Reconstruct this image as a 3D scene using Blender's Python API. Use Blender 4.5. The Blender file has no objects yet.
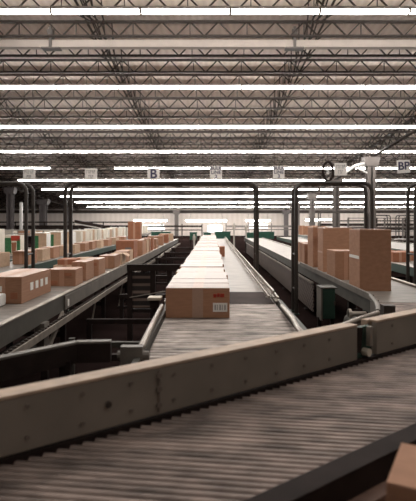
import bpy, bmesh, math, random
from mathutils import Vector, Matrix
random.seed(7)
SC = bpy.context.scene
COL = SC.collection
R = random.uniform
PI = math.pi

# ------------------------------------------------------------------ materials
def nodes(m):
    m.use_nodes = True
    return m.node_tree.nodes, m.node_tree.links, m.node_tree.nodes['Principled BSDF']

def mat(name, col, rough=.6, metal=0., var=.0, nscale=8., stretch=(1, 1, 1), bump=0., rnd=0., spec=.5, detail=4., world=False):
    """principled surface with a noise variation of its own colour, optional bump and per-object variation"""
    m = bpy.data.materials.new(name)
    n, l, b = nodes(m)
    b.inputs['Base Color'].default_value = (*col, 1)
    b.inputs['Roughness'].default_value = rough
    b.inputs['Metallic'].default_value = metal
    b.inputs['Specular IOR Level'].default_value = spec
    tc = n.new('ShaderNodeTexCoord')
    mp = n.new('ShaderNodeMapping'); mp.inputs['Scale'].default_value = stretch
    l.new(n.new('ShaderNodeNewGeometry').outputs['Position'] if world else tc.outputs['Object'], mp.inputs['Vector'])
    nz = n.new('ShaderNodeTexNoise'); nz.inputs['Scale'].default_value = nscale; nz.inputs['Detail'].default_value = detail
    l.new(mp.outputs['Vector'], nz.inputs['Vector'])
    if var or rnd:
        mr = n.new('ShaderNodeMapRange')
        mr.inputs['From Min'].default_value = .3; mr.inputs['From Max'].default_value = .7
        mr.inputs['To Min'].default_value = 1 - var; mr.inputs['To Max'].default_value = 1 + var
        l.new(nz.outputs['Fac'], mr.inputs['Value'])
        val = mr.outputs['Result']
        if rnd:
            oi = n.new('ShaderNodeObjectInfo')
            m2 = n.new('ShaderNodeMapRange')
            m2.inputs['To Min'].default_value = 1 - rnd; m2.inputs['To Max'].default_value = 1 + rnd
            l.new(oi.outputs['Random'], m2.inputs['Value'])
            mu = n.new('ShaderNodeMath'); mu.operation = 'MULTIPLY'
            l.new(val, mu.inputs[0]); l.new(m2.outputs['Result'], mu.inputs[1]); val = mu.outputs[0]
        vm = n.new('ShaderNodeVectorMath'); vm.operation = 'SCALE'
        vm.inputs[0].default_value = col
        l.new(val, vm.inputs['Scale'])
        l.new(vm.outputs['Vector'], b.inputs['Base Color'])
    if bump:
        bp = n.new('ShaderNodeBump'); bp.inputs['Strength'].default_value = bump; bp.inputs['Distance'].default_value = .01
        l.new(nz.outputs['Fac'], bp.inputs['Height']); l.new(bp.outputs['Normal'], b.inputs['Normal'])
    return m

def banded(name, c1, c2, scale, axis='X', rough=.7, bump=.4, dist=.02, metal=0.):
    """corrugated or meshed sheet: a wave along one axis drives relief and the two tones of the sheet"""
    m = bpy.data.materials.new(name)
    n, l, b = nodes(m)
    b.inputs['Roughness'].default_value = rough; b.inputs['Metallic'].default_value = metal
    tc = n.new('ShaderNodeTexCoord')
    w = n.new('ShaderNodeTexWave'); w.wave_type = 'BANDS'; w.bands_direction = axis
    w.inputs['Scale'].default_value = scale
    l.new(tc.outputs['Object'], w.inputs['Vector'])
    mx = n.new('ShaderNodeMix'); mx.data_type = 'RGBA'
    mx.inputs[6].default_value = (*c1, 1); mx.inputs[7].default_value = (*c2, 1)
    l.new(w.outputs['Fac'], mx.inputs[0]); l.new(mx.outputs[2], b.inputs['Base Color'])
    bp = n.new('ShaderNodeBump'); bp.inputs['Strength'].default_value = bump; bp.inputs['Distance'].default_value = dist
    l.new(w.outputs['Fac'], bp.inputs['Height']); l.new(bp.outputs['Normal'], b.inputs['Normal'])
    return m

def meshed(name, c1, c2, scale):
    """expanded metal: diamond pattern of strands and openings backed by a dark sheet"""
    m = bpy.data.materials.new(name)
    n, l, b = nodes(m)
    b.inputs['Roughness'].default_value = .7
    tc = n.new('ShaderNodeTexCoord')
    facs = []
    for ang in (35, -35):
        mp = n.new('ShaderNodeMapping'); mp.inputs['Rotation'].default_value = (math.radians(ang), 0, 0)
        l.new(tc.outputs['Object'], mp.inputs['Vector'])
        w = n.new('ShaderNodeTexWave'); w.bands_direction = 'Z'; w.inputs['Scale'].default_value = scale
        l.new(mp.outputs['Vector'], w.inputs['Vector']); facs.append(w.outputs['Fac'])
    mx = n.new('ShaderNodeMath'); mx.operation = 'MAXIMUM'
    l.new(facs[0], mx.inputs[0]); l.new(facs[1], mx.inputs[1])
    rp = n.new('ShaderNodeValToRGB')
    rp.color_ramp.elements[0].position = .72; rp.color_ramp.elements[0].color = (*c1, 1)
    rp.color_ramp.elements[1].position = .9; rp.color_ramp.elements[1].color = (*c2, 1)
    l.new(mx.outputs[0], rp.inputs['Fac']); l.new(rp.outputs['Color'], b.inputs['Base Color'])
    return m

def emit(name, col, s):
    m = bpy.data.materials.new(name)
    n, l, b = nodes(m)
    b.inputs['Base Color'].default_value = (.8, .8, .8, 1)
    b.inputs['Emission Color'].default_value = (*col, 1)
    b.inputs['Emission Strength'].default_value = s
    return m

M = dict(
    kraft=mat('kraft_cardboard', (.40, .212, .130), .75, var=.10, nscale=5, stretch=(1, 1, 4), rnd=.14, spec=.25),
    kraft_gloss=mat('glossy_flap_lit_pale', (.33, .235, .185), .38, var=.10, nscale=5, rnd=.10, spec=.7),  # glossy flaps; the glare that whitens the centre tops is put into the colour
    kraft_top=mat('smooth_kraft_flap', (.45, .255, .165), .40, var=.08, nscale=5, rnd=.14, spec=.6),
    clear_tape=mat('clear_packing_tape', (.42, .265, .19), .40, var=.06, nscale=20, spec=.6),
    kraft_pale=mat('pale_kraft_cardboard', (.56, .39, .27), .75, var=.10, nscale=5, rnd=.12, spec=.25),
    kraft_red=mat('reddish_cardboard', (.36, .15, .085), .75, var=.10, nscale=5, rnd=.08, spec=.25),
    wrapped=mat('pale_wrapped_carton', (.66, .60, .50), .4, var=.18, nscale=7, stretch=(5, 5, .6), rnd=.12, spec=.6),
    film=mat('white_plastic_film', (.85, .84, .80), .3, var=.1, nscale=9, bump=.5, spec=.7),
    tape=mat('tan_packing_tape', (.46, .25, .16), .5, var=.05, nscale=20, spec=.6),
    paper=mat('white_paper', (.80, .77, .72), .7, var=.04, nscale=30),
    ink=mat('grey_print', (.20, .18, .17), .8),
    red=mat('red_print', (.46, .055, .03), .7, var=.2, nscale=40),
    green_print=mat('green_print', (.035, .16, .06), .6, var=.45, nscale=16),
    navy=mat('dark_blue_lettering', (.045, .04, .10), .6),
    greytext=mat('faded_grey_lettering', (.36, .34, .33), .7),
    sign=mat('off_white_sign_board', (.88, .84, .80), .6, var=.04),
    steel=mat('brushed_steel_roller', (.30, .255, .228), .38, .55, var=.55, nscale=6, stretch=(.8, 2.5, 1), rnd=.14, world=True),
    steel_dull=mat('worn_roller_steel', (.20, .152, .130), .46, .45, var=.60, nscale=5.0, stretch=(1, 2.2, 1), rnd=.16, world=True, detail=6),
    galv=mat('galvanised_steel', (.60, .56, .51), .45, .35, var=.12, nscale=6),
    rail=mat('worn_bright_rail', (.36, .31, .265), .42, .4, var=.25, nscale=7),
    belt=mat('grey_conveyor_belt', (.175, .150, .130), .5, 0, var=.35, nscale=3, stretch=(1.2, 8, 1), spec=.4),
    belt_pale=mat('pale_roller_bed', (.34, .305, .275), .48, .2, var=.28, nscale=2.5, stretch=(1, 7, 1), spec=.4),
    belt_dark=mat('dark_rubber_belt', (.050, .034, .030), .8, 0, var=.2, nscale=4, spec=.15),
    frame=mat('grey_green_painted_frame', (.070, .063, .052), .6, .1, var=.22, nscale=4),
    frame_pale=mat('grey_painted_frame', (.155, .135, .115), .55, .1, var=.18, nscale=5),
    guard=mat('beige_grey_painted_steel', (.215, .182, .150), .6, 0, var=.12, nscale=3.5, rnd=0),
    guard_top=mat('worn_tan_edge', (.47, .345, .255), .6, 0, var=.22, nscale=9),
    dark=mat('dark_brown_steel', (.024, .016, .014), .75, 0, var=.25, nscale=6, spec=.12),
    darkgreen=mat('dark_green_paint', (.018, .050, .034), .5, 0, var=.2, nscale=6),
    green=mat('green_paint', (.008, .070, .042), .5, 0, var=.2, nscale=3),
    pipe=mat('dark_pipe_paint', (.040, .032, .027), .45, .1, var=.2, nscale=5),
    joist=mat('brown_grey_joist_paint', (.048, .033, .027), .65, 0, var=.15, nscale=2),
    duct=mat('pale_duct_paint', (.50, .43, .38), .5, 0, var=.08, nscale=3),
    column=mat('grey_column_paint', (.14, .12, .11), .55, 0, var=.10, nscale=3),
    column_dark=mat('shaded_column_paint', (.10, .085, .085), .6, 0, var=.12, nscale=3),  # darker copy of the column paint, shade put into the colour
    housing=mat('white_enamel', (.72, .70, .68), .4),
    bolt=mat('dark_bolt', (.065, .05, .042), .5, .4),
    bolt_dull=mat('painted_bolt', (.15, .12, .10), .5),
    flange=mat('brown_flange', (.16, .09, .065), .6, 0, var=.2),
    cream=mat('pale_cream_block', (.62, .55, .45), .6, var=.1),
    tube=emit('fluorescent_glow', (1.0, .955, .90), 36.0),
    daylight=emit('daylight_pane', (.93, 1.0, .98), 3.2),
)
M['tube'].cycles.emission_sampling = 'FRONT'
M['deck'] = banded('corrugated_roof_deck', (.80, .69, .62), (.88, .77, .70), 1.6, 'X', .7, .35, .03)
M['wall'] = banded('pale_ribbed_wall', (.70, .62, .565), (.76, .68, .63), .5, 'X', .7, .2, .02)
M['mesh'] = meshed('expanded_metal_guard', (.022, .015, .013), (.20, .145, .12), 3.6)
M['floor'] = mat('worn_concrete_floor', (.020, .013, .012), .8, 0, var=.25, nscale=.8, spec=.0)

# ------------------------------------------------------------------ mesh helpers
class MB:
    def __init__(s): s.bm = bmesh.new()
    def box(s, x0, x1, y0, y1, z0, z1, mtx=None, bev=0.):
        r = bmesh.ops.create_cube(s.bm, size=1.)
        vs = r['verts']
        for v in vs:
            v.co = Vector(((x0 + x1) / 2 + v.co.x * (x1 - x0), (y0 + y1) / 2 + v.co.y * (y1 - y0), (z0 + z1) / 2 + v.co.z * (z1 - z0)))
        if bev:
            es = list({e for v in vs for e in v.link_edges})
            rr = bmesh.ops.bevel(s.bm, geom=es, offset=bev, segments=2, affect='EDGES', profile=.6)
            vs = rr['verts']
        if mtx is not None:
            for v in set(vs): v.co = mtx @ v.co
        return s
    def beam(s, p0, p1, w, h, bev=0.):
        """rectangular bar from p0 to p1; w across, h up"""
        p0, p1 = Vector(p0), Vector(p1)
        d = (p1 - p0); L = d.length; d.normalize()
        up = Vector((0, 0, 1)) if abs(d.z) < .95 else Vector((0, 1, 0))
        sx = d.cross(up).normalized(); uz = sx.cross(d).normalized()
        m = Matrix((( sx.x, d.x, uz.x, p0.x), (sx.y, d.y, uz.y, p0.y), (sx.z, d.z, uz.z, p0.z), (0, 0, 0, 1)))
        return s.box(-w / 2, w / 2, 0, L, -h / 2, h / 2, m, bev)
    def cyl(s, p0, p1, r, seg=10, r2=None):
        p0, p1 = Vector(p0), Vector(p1)
        d = p1 - p0; L = d.length
        q = d.to_track_quat('Z', 'Y').to_matrix().to_4x4(); q.translation = (p0 + p1) / 2
        bmesh.ops.create_cone(s.bm, cap_ends=True, segments=seg, radius1=r, radius2=r if r2 is None else r2, depth=L, matrix=q)
        return s
    def tube(s, pts, r, seg=10):
        """swept round pipe along a polyline, one continuous surface"""
        pts = [Vector(p) for p in pts]; n = len(pts); rings = []
        nrm = None
        for i, p in enumerate(pts):
            t = (pts[min(i + 1, n - 1)] - pts[max(i - 1, 0)]).normalized()
            if nrm is None:
                nrm = t.orthogonal().normalized()
            nrm = (nrm - t * nrm.dot(t)).normalized()
            bn = t.cross(nrm)
            rings.append([s.bm.verts.new(p + r * (math.cos(2 * PI * k / seg) * nrm + math.sin(2 * PI * k / seg) * bn)) for k in range(seg)])
        for a, b in zip(rings, rings[1:]):
            for k in range(seg):
                s.bm.faces.new((a[k], a[(k + 1) % seg], b[(k + 1) % seg], b[k]))
        s.bm.faces.new(rings[0][::-1]); s.bm.faces.new(rings[-1])
        return s
    def prism(s, outline, z0, z1):
        lo = [s.bm.verts.new((x, y, z0)) for x, y in outline]; hi = [s.bm.verts.new((x, y, z1)) for x, y in outline]
        n = len(lo)
        s.bm.faces.new(lo[::-1]); s.bm.faces.new(hi)
        for i in range(n): s.bm.faces.new((lo[i], lo[(i + 1) % n], hi[(i + 1) % n], hi[i]))
        return s
    def extrude_x(s, prof, x0, x1):
        """profile of (y, z) points swept from x0 to x1"""
        a = [s.bm.verts.new((x0, y, z)) for y, z in prof]; b = [s.bm.verts.new((x1, y, z)) for y, z in prof]
        n = len(a)
        s.bm.faces.new(a); s.bm.faces.new(b[::-1])
        for i in range(n): s.bm.faces.new((a[i], b[i], b[(i + 1) % n], a[(i + 1) % n]))
        return s
    def build(s, name, m, parent=None, smooth=False, loc=None):
        bmesh.ops.recalc_face_normals(s.bm, faces=s.bm.faces)
        me = bpy.data.meshes.new(name); s.bm.to_mesh(me); s.bm.free()
        if smooth:
            for p in me.polygons: p.use_smooth = True
            me.set_sharp_from_angle(angle=math.radians(40))
        me.materials.append(M[m] if isinstance(m, str) else m)
        o = bpy.data.objects.new(name, me); COL.objects.link(o)
        if parent is not None: o.parent = parent
        if loc is not None: o.location = loc
        return o

def tag(o, label, cat, group=None, kind=None):
    o['label'] = label; o['category'] = cat
    if group: o['group'] = group
    if kind: o['kind'] = kind
    return o
def thing(name, label, cat, loc=(0, 0, 0), rz=0., group=None):
    o = bpy.data.objects.new(name, None); COL.objects.link(o)
    o.location = loc; o.rotation_euler = (0, 0, rz)
    return tag(o, label, cat, group)
KIDS = {}
def kids(o):
    return [c for c in COL.objects if c.parent == o]
def dup(root, loc, rz=0., label=None, group=None, scale=None, parts=None):
    """copy of a thing with copies of its parts and sub-parts (mesh data shared)"""
    r = root.copy(); COL.objects.link(r); r.location = loc; r.rotation_euler = (0, 0, rz)
    if scale: r.scale = scale
    if label: r['label'] = label
    if group: r['group'] = group
    if root.name not in KIDS: KIDS[root.name] = [(c, kids(c)) for c in kids(root)]
    for c, sub in KIDS[root.name]:
        k = c.copy(); COL.objects.link(k); k.parent = r
        for g in sub:
            d = g.copy(); COL.objects.link(d); d.parent = k
    return r
def struct(o, label=None, cat='structure'):
    o['kind'] = 'structure'
    if label: o['label'] = label; o['category'] = cat
    return o
ORD = ['', 'first', 'second', 'third', 'fourth', 'fifth', 'sixth', 'seventh', 'eighth', 'ninth', 'tenth', 'eleventh', 'twelfth']
def nth(i):
    if i < len(ORD): return ORD[i]
    return str(i) + ('th' if 10 <= i % 100 <= 20 else {1: 'st', 2: 'nd', 3: 'rd'}.get(i % 10, 'th'))

# ------------------------------------------------------------------ the hall: roof falls gently towards the far wall
EYE = 1.70
SL = .066                                   # roof fall per metre
def zl(y): return EYE + 5.5 - SL * y        # level of the strip lights
X0, X1, Y0, Y1 = -30., 30., -10., 62.
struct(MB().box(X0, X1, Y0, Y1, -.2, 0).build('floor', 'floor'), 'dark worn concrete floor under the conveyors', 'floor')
b = MB()
b.bm.faces.new([b.bm.verts.new(p) for p in ((X0, Y0, zl(Y0) + .62), (X1, Y0, zl(Y0) + .62), (X1, Y1, zl(Y1) + .62), (X0, Y1, zl(Y1) + .62))])
r = bmesh.ops.extrude_face_region(b.bm, geom=b.bm.faces[:])
for v in [g for g in r['geom'] if isinstance(g, bmesh.types.BMVert)]: v.co.z += .12
struct(b.build('ceiling', 'deck'), 'pale corrugated metal roof deck above the joists', 'ceiling')
struct(MB().box(X0, X1, Y1, Y1 + .2, 0, zl(Y1) + .7).build('wall_far', 'wall'), 'pale far end wall of the hall', 'wall')
struct(MB().box(X0, X1, Y0 - .2, Y0, 0, zl(Y0) + .7).build('wall_near', 'wall'), 'pale wall behind the viewpoint', 'wall')
struct(MB().box(X0 - .2, X0, Y0, Y1, 0, zl(Y0) + .7).build('wall_left', 'wall'), 'pale long side wall', 'wall')
struct(MB().box(X1, X1 + .2, Y0, Y1, 0, zl(Y0) + .7).build('wall_right', 'wall'), 'pale long side wall opposite', 'wall')
struct(MB().box(X0, X1, Y1 - .16, Y1, zl(Y1) - .32, zl(Y1) + .05).build('eave_shade_1', 'joist'), 'dark strip for the eave shade along the far wall', 'trim')  # dark strip set in place of the shade under the eave
# bright dock windows in the far wall
WIN = [(-.55, 1.25, .45, 1.30), (-8.6, -5.9, .62, 1.35), (4.6, 6.9, .9, 1.45)]
for i, (xa, xb, za, zb) in enumerate(WIN):
    w = thing('window_%d' % (i + 1), 'bright glazed dock opening, %s along the far wall' % nth(i + 1), 'window', ((xa + xb) / 2, Y1 - .02, za)); w['kind'] = 'structure'
    hw, h = (xb - xa) / 2, zb - za
    MB().box(-hw, hw, -.03, 0, 0, h).build('pane', 'daylight', w)
    f = MB()
    nx = 3 if hw < 1 else 5
    for k in range(nx + 1):
        xx = -hw + 2 * hw * k / nx; f.box(xx - .035, xx + .035, -.08, -.03, 0, h)
    for zz in (0, h * .5, h): f.box(-hw - .035, hw + .035, -.085, -.025, zz - .035, zz + .035)
    f.build('window_frame', 'housing', w)

# ------------------------------------------------------------------ roof joists
JX0, JX1 = -29.8, 29.8
def joist_proto():
    t = thing('roof_joist', '', 'roof joist', (0, 0, 0), 0, 'open-web roof joists')
    D = .42
    MB().box(JX0, JX1, -.045, -.01, D - .05, D).box(JX0, JX1, .01, .045, D - .05, D).box(JX0, JX1, -.045, .045, D - .012, D).build('top_chord', 'joist', t)
    MB().box(JX0, JX1, -.04, -.01, 0, .05).box(JX0, JX1, .01, .04, 0, .05).box(JX0, JX1, -.04, .04, 0, .012).build('bottom_chord', 'joist', t)
    w = MB(); p = .74; n = int((JX1 - JX0) / p); x = JX0
    for k in range(n):
        w.beam((x, 0, .02), (x + p / 2, 0, D - .02), .034, .034)
        w.beam((x + p / 2, 0, D - .02), (x + p, 0, .02), .034, .034)
        if k % 2: w.beam((x + p / 2, .002, D - .02), (x + p / 2, .002, .02), .022, .022)
        x += p
    w.build('web', 'joist', t)
    return t
LROWS = [11.33 + 5.11 * k for k in range(10)]
JY = []
y = 6.25
while y < 61.5:
    JY.append(y); y += 1.2775
jp = joist_proto()
seen_k = 0
for i, y in enumerate(JY):
    row = max([k for k, ly in enumerate(LROWS) if ly < y + .01], default=-1)
    if row < 0:
        lab = 'open-web steel roof joist %s in front of the topmost light row' % nth(sum(1 for q in JY if y <= q < LROWS[0]))
    else:
        k = sum(1 for q in JY if LROWS[row] < q + .01 and q <= y)
        lab = 'open-web steel roof joist, %s behind ceiling light row %d counted down from the top' % (nth(k), row + 1)
    o = jp if i == 0 else dup(jp, (0, 0, 0))
    o.location = (0, y + .35, zl(y) + .137); o['label'] = lab
# cross bridging between the joists, one welded line each
for i, bx in enumerate((-13.6, -8.2, -2.9, 2.6, 8.1, 13.4)):
    b = MB()
    for ya, yb in zip(JY, JY[1:]):
        ya += .35; yb += .35
        for dx in ((-.34, -.14, .04, .3) if abs(bx) < 4 else (-.1, .14)):
            b.beam((bx + dx, ya, zl(ya) + .19), (bx + dx * .4, yb, zl(yb) + .50), .028, .028)
            b.beam((bx + dx, ya, zl(ya) + .50), (bx + dx * .4, yb, zl(yb) + .19), .028, .028)
    tag(b.build('bridging_brace', 'joist'), 'crossed steel bridging rods running back between the joists, %s line across' % nth(i + 1), 'brace', 'roof bridging lines')
# girders on the two column lines
for gx, side in ((8.95, 'grey columns'), (-16.4, 'dark columns')):
    g = thing('roof_girder', 'long steel girder running back over the line of %s' % side, 'girder', (gx, 0, 0), 0, 'roof girders')
    ya, yb = 5., 61.6
    MB().beam((0, ya, zl(ya) - .02), (0, yb, zl(yb) - .02), .2, .06).build('bottom_chord', 'joist', g)
    MB().beam((0, ya, zl(ya) + .57), (0, yb, zl(yb) + .57), .2, .06).build('top_chord', 'joist', g)
    w = MB(); y = ya
    while y < yb - 1.3:
        w.beam((0, y, zl(y)), (0, y + .64, zl(y + .64) + .55), .05, .05).beam((0, y + .64, zl(y + .64) + .55), (0, y + 1.28, zl(y + 1.28)), .05, .05); y += 1.28
    w.build('web', 'joist', g)
# pale service duct hung across the roof with two clamp hangers
dy = 13.15
d = thing('service_duct', 'pale square duct hung across the roof behind the topmost light row', 'duct', (0, dy, zl(dy) - .03))
MB().box(-29, 29, -.08, .08, .0, .17, None, .02).box(-29, 29, -.10, .10, -.03, -.005).build('trunking', 'duct', d)
for hx in (-4.22, 2.16):
    h = MB().box(hx - .035, hx + .035, -.13, -.09, -.05, .50).box(hx - .24, hx + .24, -.13, .12, -.07, -.035).box(hx - .07, hx + .07, -.14, -.08, .30, .42)
    h.box(hx - .035, hx + .035, .09, .13, -.05, .50)
    h.build('hanger', 'column', d)
dy = 9.6
d = thing('service_duct', 'pale square duct at the top of the picture before the light rows', 'duct', (0, dy, zl(dy)))
MB().box(-29, 29, -.08, .08, -.02, .15, None, .02).box(-29, 29, -.1, .1, -.05, -.025).build('trunking', 'duct', d)
for hx in (-6.2, .6, 6.9):
    MB().box(hx - .03, hx + .03, -.1, .1, .04, .55).build('hanger', 'column', d)

# ------------------------------------------------------------------ fluorescent strip lights
FL = 2.02
def light_proto():
    t = thing('hanging_strip_light', '', 'strip light', (0, 0, 0), 0, 'ceiling strip lights')
    h = MB()
    h.extrude_x([(-.078, .046), (-.05, .12), (.05, .12), (.078, .046)], -FL / 2 + .01, FL / 2 - .01)
    h.box(-FL * .3 - .03, -FL * .3 + .03, -.05, .40, .12, .135).box(FL * .3 - .03, FL * .3 + .03, -.05, .40, .12, .135)
    h.build('housing', 'housing', t)
    d = MB()
    d.extrude_x([(-.075, .045), (-.065, -.012), (-.03, -.032), (.03, -.032), (.065, -.012), (.075, .045)], -FL / 2 + .035, FL / 2 - .035)
    d.build('tube', 'tube', t)
    MB().box(-FL / 2, -FL / 2 + .03, -.08, .08, -.036, .06).build('end_cap', 'housing', t)
    MB().box(FL / 2 - .03, FL / 2, -.08, .08, -.036, .06).build('end_cap', 'housing', t)
    return t
lp = light_proto(); first = True
LEFT_END = -14.3
for ri, ly in enumerate(LROWS):
    lim_l, lim_r = -212 * ly / 500, 204 * ly / 500
    phase = {0: .07, 1: .2}.get(ri, R(0, .9))
    xs = []
    x = LEFT_END + FL / 2
    if ri < 4: x += [.54, 1.1, .3, 0][ri]
    while x < lim_r + FL * .9:
        if x > lim_l - FL * .9: xs.append(x)
        x += FL + .005
    if ri == 4: xs = [x for x in xs if not (-10.1 < x < -6.2)]
    inn = [x for x in xs if lim_l - FL / 2 < x < lim_r + FL / 2]
    for x in xs:
        if x in inn: lab = 'lit strip light, %s from the BP sign side, ceiling row %d down' % (nth(len(inn) - inn.index(x)), ri + 1)
        elif x > 0: lab = 'lit strip light at the outer end, BP sign side, ceiling row %d down' % (ri + 1)
        else: lab = 'lit strip light at the outer end, far from BP sign, ceiling row %d down' % (ri + 1)
        loc = (x, ly, zl(ly))
        if first: o = lp; o.location = loc; o['label'] = lab; first = False
        else: o = dup(lp, loc, 0, lab)
# the same rows go on overhead and behind the viewpoint: their light only
for ly, pw in ((6.22, 110), (1.11, 48), (-4.0, 14)):
    for x in (-9., -3., 3., 9.):
        la = bpy.data.lights.new('strip_row_lamp', 'AREA'); la.shape = 'RECTANGLE'; la.size = 6.; la.size_y = .24
        la.energy = pw; la.color = (1.0, .955, .90)
        lo = bpy.data.objects.new('strip_row_lamp', la); COL.objects.link(lo); lo.location = (x, ly, zl(ly) - .02)

# ------------------------------------------------------------------ columns
def column(x, y, w, m, label, sides=1.):
    t = thing('column', label, 'column', (x, y, 0), 0, 'roof columns'); t['kind'] = 'structure'
    z = zl(y) - .05
    MB().box(-w / 2, w / 2, -w / 2, -w / 2 + .05, .03, z).box(-w / 2, w / 2, w / 2 - .05, w / 2, .03, z).box(-.04, .04, -w / 2, w / 2, .03, z).build('shaft', m, t)
    k = MB()
    k.bm.faces.ensure_lookup_table()
    a = [k.bm.verts.new((sx * w * .78, sy * w * .6, z - .52)) for sx, sy in ((-1, -1), (1, -1), (1, 1), (-1, 1))]
    c = [k.bm.verts.new((sx * w * .95, sy * w * .7, z - .02)) for sx, sy in ((-1, -1), (1, -1), (1, 1), (-1, 1))]
    k.bm.faces.new(a[::-1]); k.bm.faces.new(c)
    for i in range(4): k.bm.faces.new((a[i], a[(i + 1) % 4], c[(i + 1) % 4], c[i]))
    k.build('capital', m, t)
    MB().box(-w * .7, w * .7, -w * .7, w * .7, 0, .03).build('base_plate', m, t)
    return t
ca = column(8.82, 27.8, .46, 'column', 'grey steel column behind the tall cartons')
br = MB().tube([(-1.55, -.1, zl(27.8) - 1.0), (-.9, -.1, zl(27.8) - .55), (-.25, -.1, zl(27.8) - .38)], .085).tube([(-.95, -.1, zl(27.8) - .62), (-.2, -.1, zl(27.8) - .95)], .05)
br.build('knee_brace', 'housing', ca)
column(8.95, 36.0, .44, 'column', 'grey steel column behind the gantry, second back in its line')
column(8.85, 44.2, .44, 'column', 'grey steel column, third back in its line')
column(8.95, 52.4, .42, 'column', 'grey steel column half hidden behind the gantry post')
column(8.95, 60.4, .50, 'column_dark', 'dark steel column against the far wall, last in its line')
column(-16.3, 40.4, .46, 'column_dark', 'dark steel column beside the thin white post')
column(-16.5, 48.9, .60, 'column_dark', 'dark steel column between the two pipe gantries')
column(-16.5, 57.2, .50, 'column_dark', 'dark steel column hidden behind the gantry posts')
column(-4.3, 60.6, .46, 'column', 'grey steel column at the far wall behind the centre line')
tag(MB().box(-.1, .1, -.08, .08, 0, 3.3).box(-.18, .18, -.14, .14, 0, .03).build('white_post', 'housing', None, False, (-15.5, 40.6, 0)), 'thin white post beside a dark column', 'post')

# ------------------------------------------------------------------ signs hung from the roof
def text(parent, s, size, x, z, m, bold=.0):
    cu = bpy.data.curves.new('lettering', 'FONT'); cu.body = s; cu.size = size; cu.align_x = 'CENTER'; cu.align_y = 'CENTER'
    cu.extrude = .003; cu.offset = bold
    cu.materials.append(M[m])
    tmp = bpy.data.objects.new('lettering_source', cu); COL.objects.link(tmp)
    me = bpy.data.meshes.new_from_object(tmp.evaluated_get(bpy.context.evaluated_depsgraph_get()))
    bpy.data.objects.remove(tmp)
    o = bpy.data.objects.new('lettering', me); COL.objects.link(o); o.parent = parent
    o.location = (x, -.018, z); o.rotation_euler = (PI / 2, 0, 0)
    return o
def sign(px0, px1, py0, py1, D, label, lines, tilt=0., scrib=False):
    k = D / 500
    x = ((px0 + px1) / 2 - 212) * k; w = (px1 - px0) * k; z1 = EYE + (222 - py0) * k; z0 = EYE + (222 - py1) * k; h = z1 - z0
    t = thing('hanging_sign', label, 'sign', (x, D, z0), 0, 'signs hung from the roof')
    t.rotation_euler = (0, tilt, 0)
    bd = MB().box(-w / 2, w / 2, -.012, .012, 0, h, None, .003).build('board', 'sign', t)
    for s in (-1, 1):
        MB().cyl((s * w * .38, 0, h), (s * w * .38, 0, zl(D) - z0 + .1), .004, 6).build('wire', 'dark', t)
    for (s, size, zz, m, bold) in lines:
        text(bd, s, size * h, 0, zz * h, m, bold * h)
    if scrib:                                   # lettering too blurred to read: short uneven grey strokes
        b = MB()
        for row, n, zc, hh, ww in ((0, 5, .70, .30, .78), (1, 3, .28, .30, .44)):
            for q in range(n):
                xx = (q + .5) / n * ww * w - ww * w / 2; cw = ww * w / n * .36
                b.box(xx - cw, xx - cw * .45, -.016, -.011, (zc - hh / 2) * h, (zc + hh / 2) * h)
                b.box(xx - cw, xx + cw * R(.4, 1), -.016, -.011, (zc + hh * R(-.05, .4)) * h, (zc + hh * .5) * h)
                if q % 2: b.box(xx + cw * .4, xx + cw, -.016, -.011, (zc - hh / 2) * h, (zc + hh * .1) * h)
        b.build('lettering', 'greytext', bd)
    return t
SD = 15.4
sign(147.5, 159.5, 168, 180.5, SD, 'white hanging sign with a large dark letter B', [('B', 1.02, .50, 'navy', .022)])
sign(397.5, 410.5, 160, 173, SD, 'slightly tilted white hanging sign reading BP', [('BP', .84, .52, 'navy', .018)], -.06)
sign(210, 222, 166, 179, SD, 'white hanging sign reading BULK LINE 2', [('BULK', .36, .82, 'navy', .006), ('LINE', .38, .50, 'navy', .006), ('2', .40, .17, 'navy', .008)])
sign(273, 284.5, 166, 178.5, SD, 'white hanging sign reading BULK LINE 3', [('BULK', .36, .82, 'navy', .006), ('LINE', .38, .50, 'navy', .006), ('3', .40, .17, 'navy', .008)])
sign(23.2, 35.2, 168.5, 180, SD, 'white hanging sign with faded grey lettering above the gantry by the dark columns', [], 0, True)
sign(85, 97, 168.5, 180, SD, 'white hanging sign with faded grey lettering just beside the B sign', [], 0, True)
sign(334.5, 346.5, 163, 175.5, SD, 'white hanging sign with faded grey lettering beside the hanging ring', [], 0, True)
# ring hanging beside the last of them
k = 15.0 / 500; rx = (328 - 212) * k; rz = EYE + (222 - 171.5) * k
t = thing('hanging_ring', 'dark oval ring hanging beside a faded sign', 'ring', (rx, 15.0, rz))
MB().tube([(.175 * math.cos(a), .10 * math.cos(a), .28 * math.sin(a)) for a in [2 * PI * q / 32 for q in range(33)]], .036, 8).build('ring_hoop', 'dark', t, True)
MB().cyl((0, 0, .28), (0, 0, zl(15) - rz + .1), .006, 6).build('wire', 'dark', t)
MB().box(-.045, .035, -.02, .02, -.09, .09, None, .01).build('white_plate', 'housing', t)
MB().beam((-.17, -.09, -.02), (.17, .09, .02), .02, .02).build('crossbar', 'pipe', t)

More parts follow.
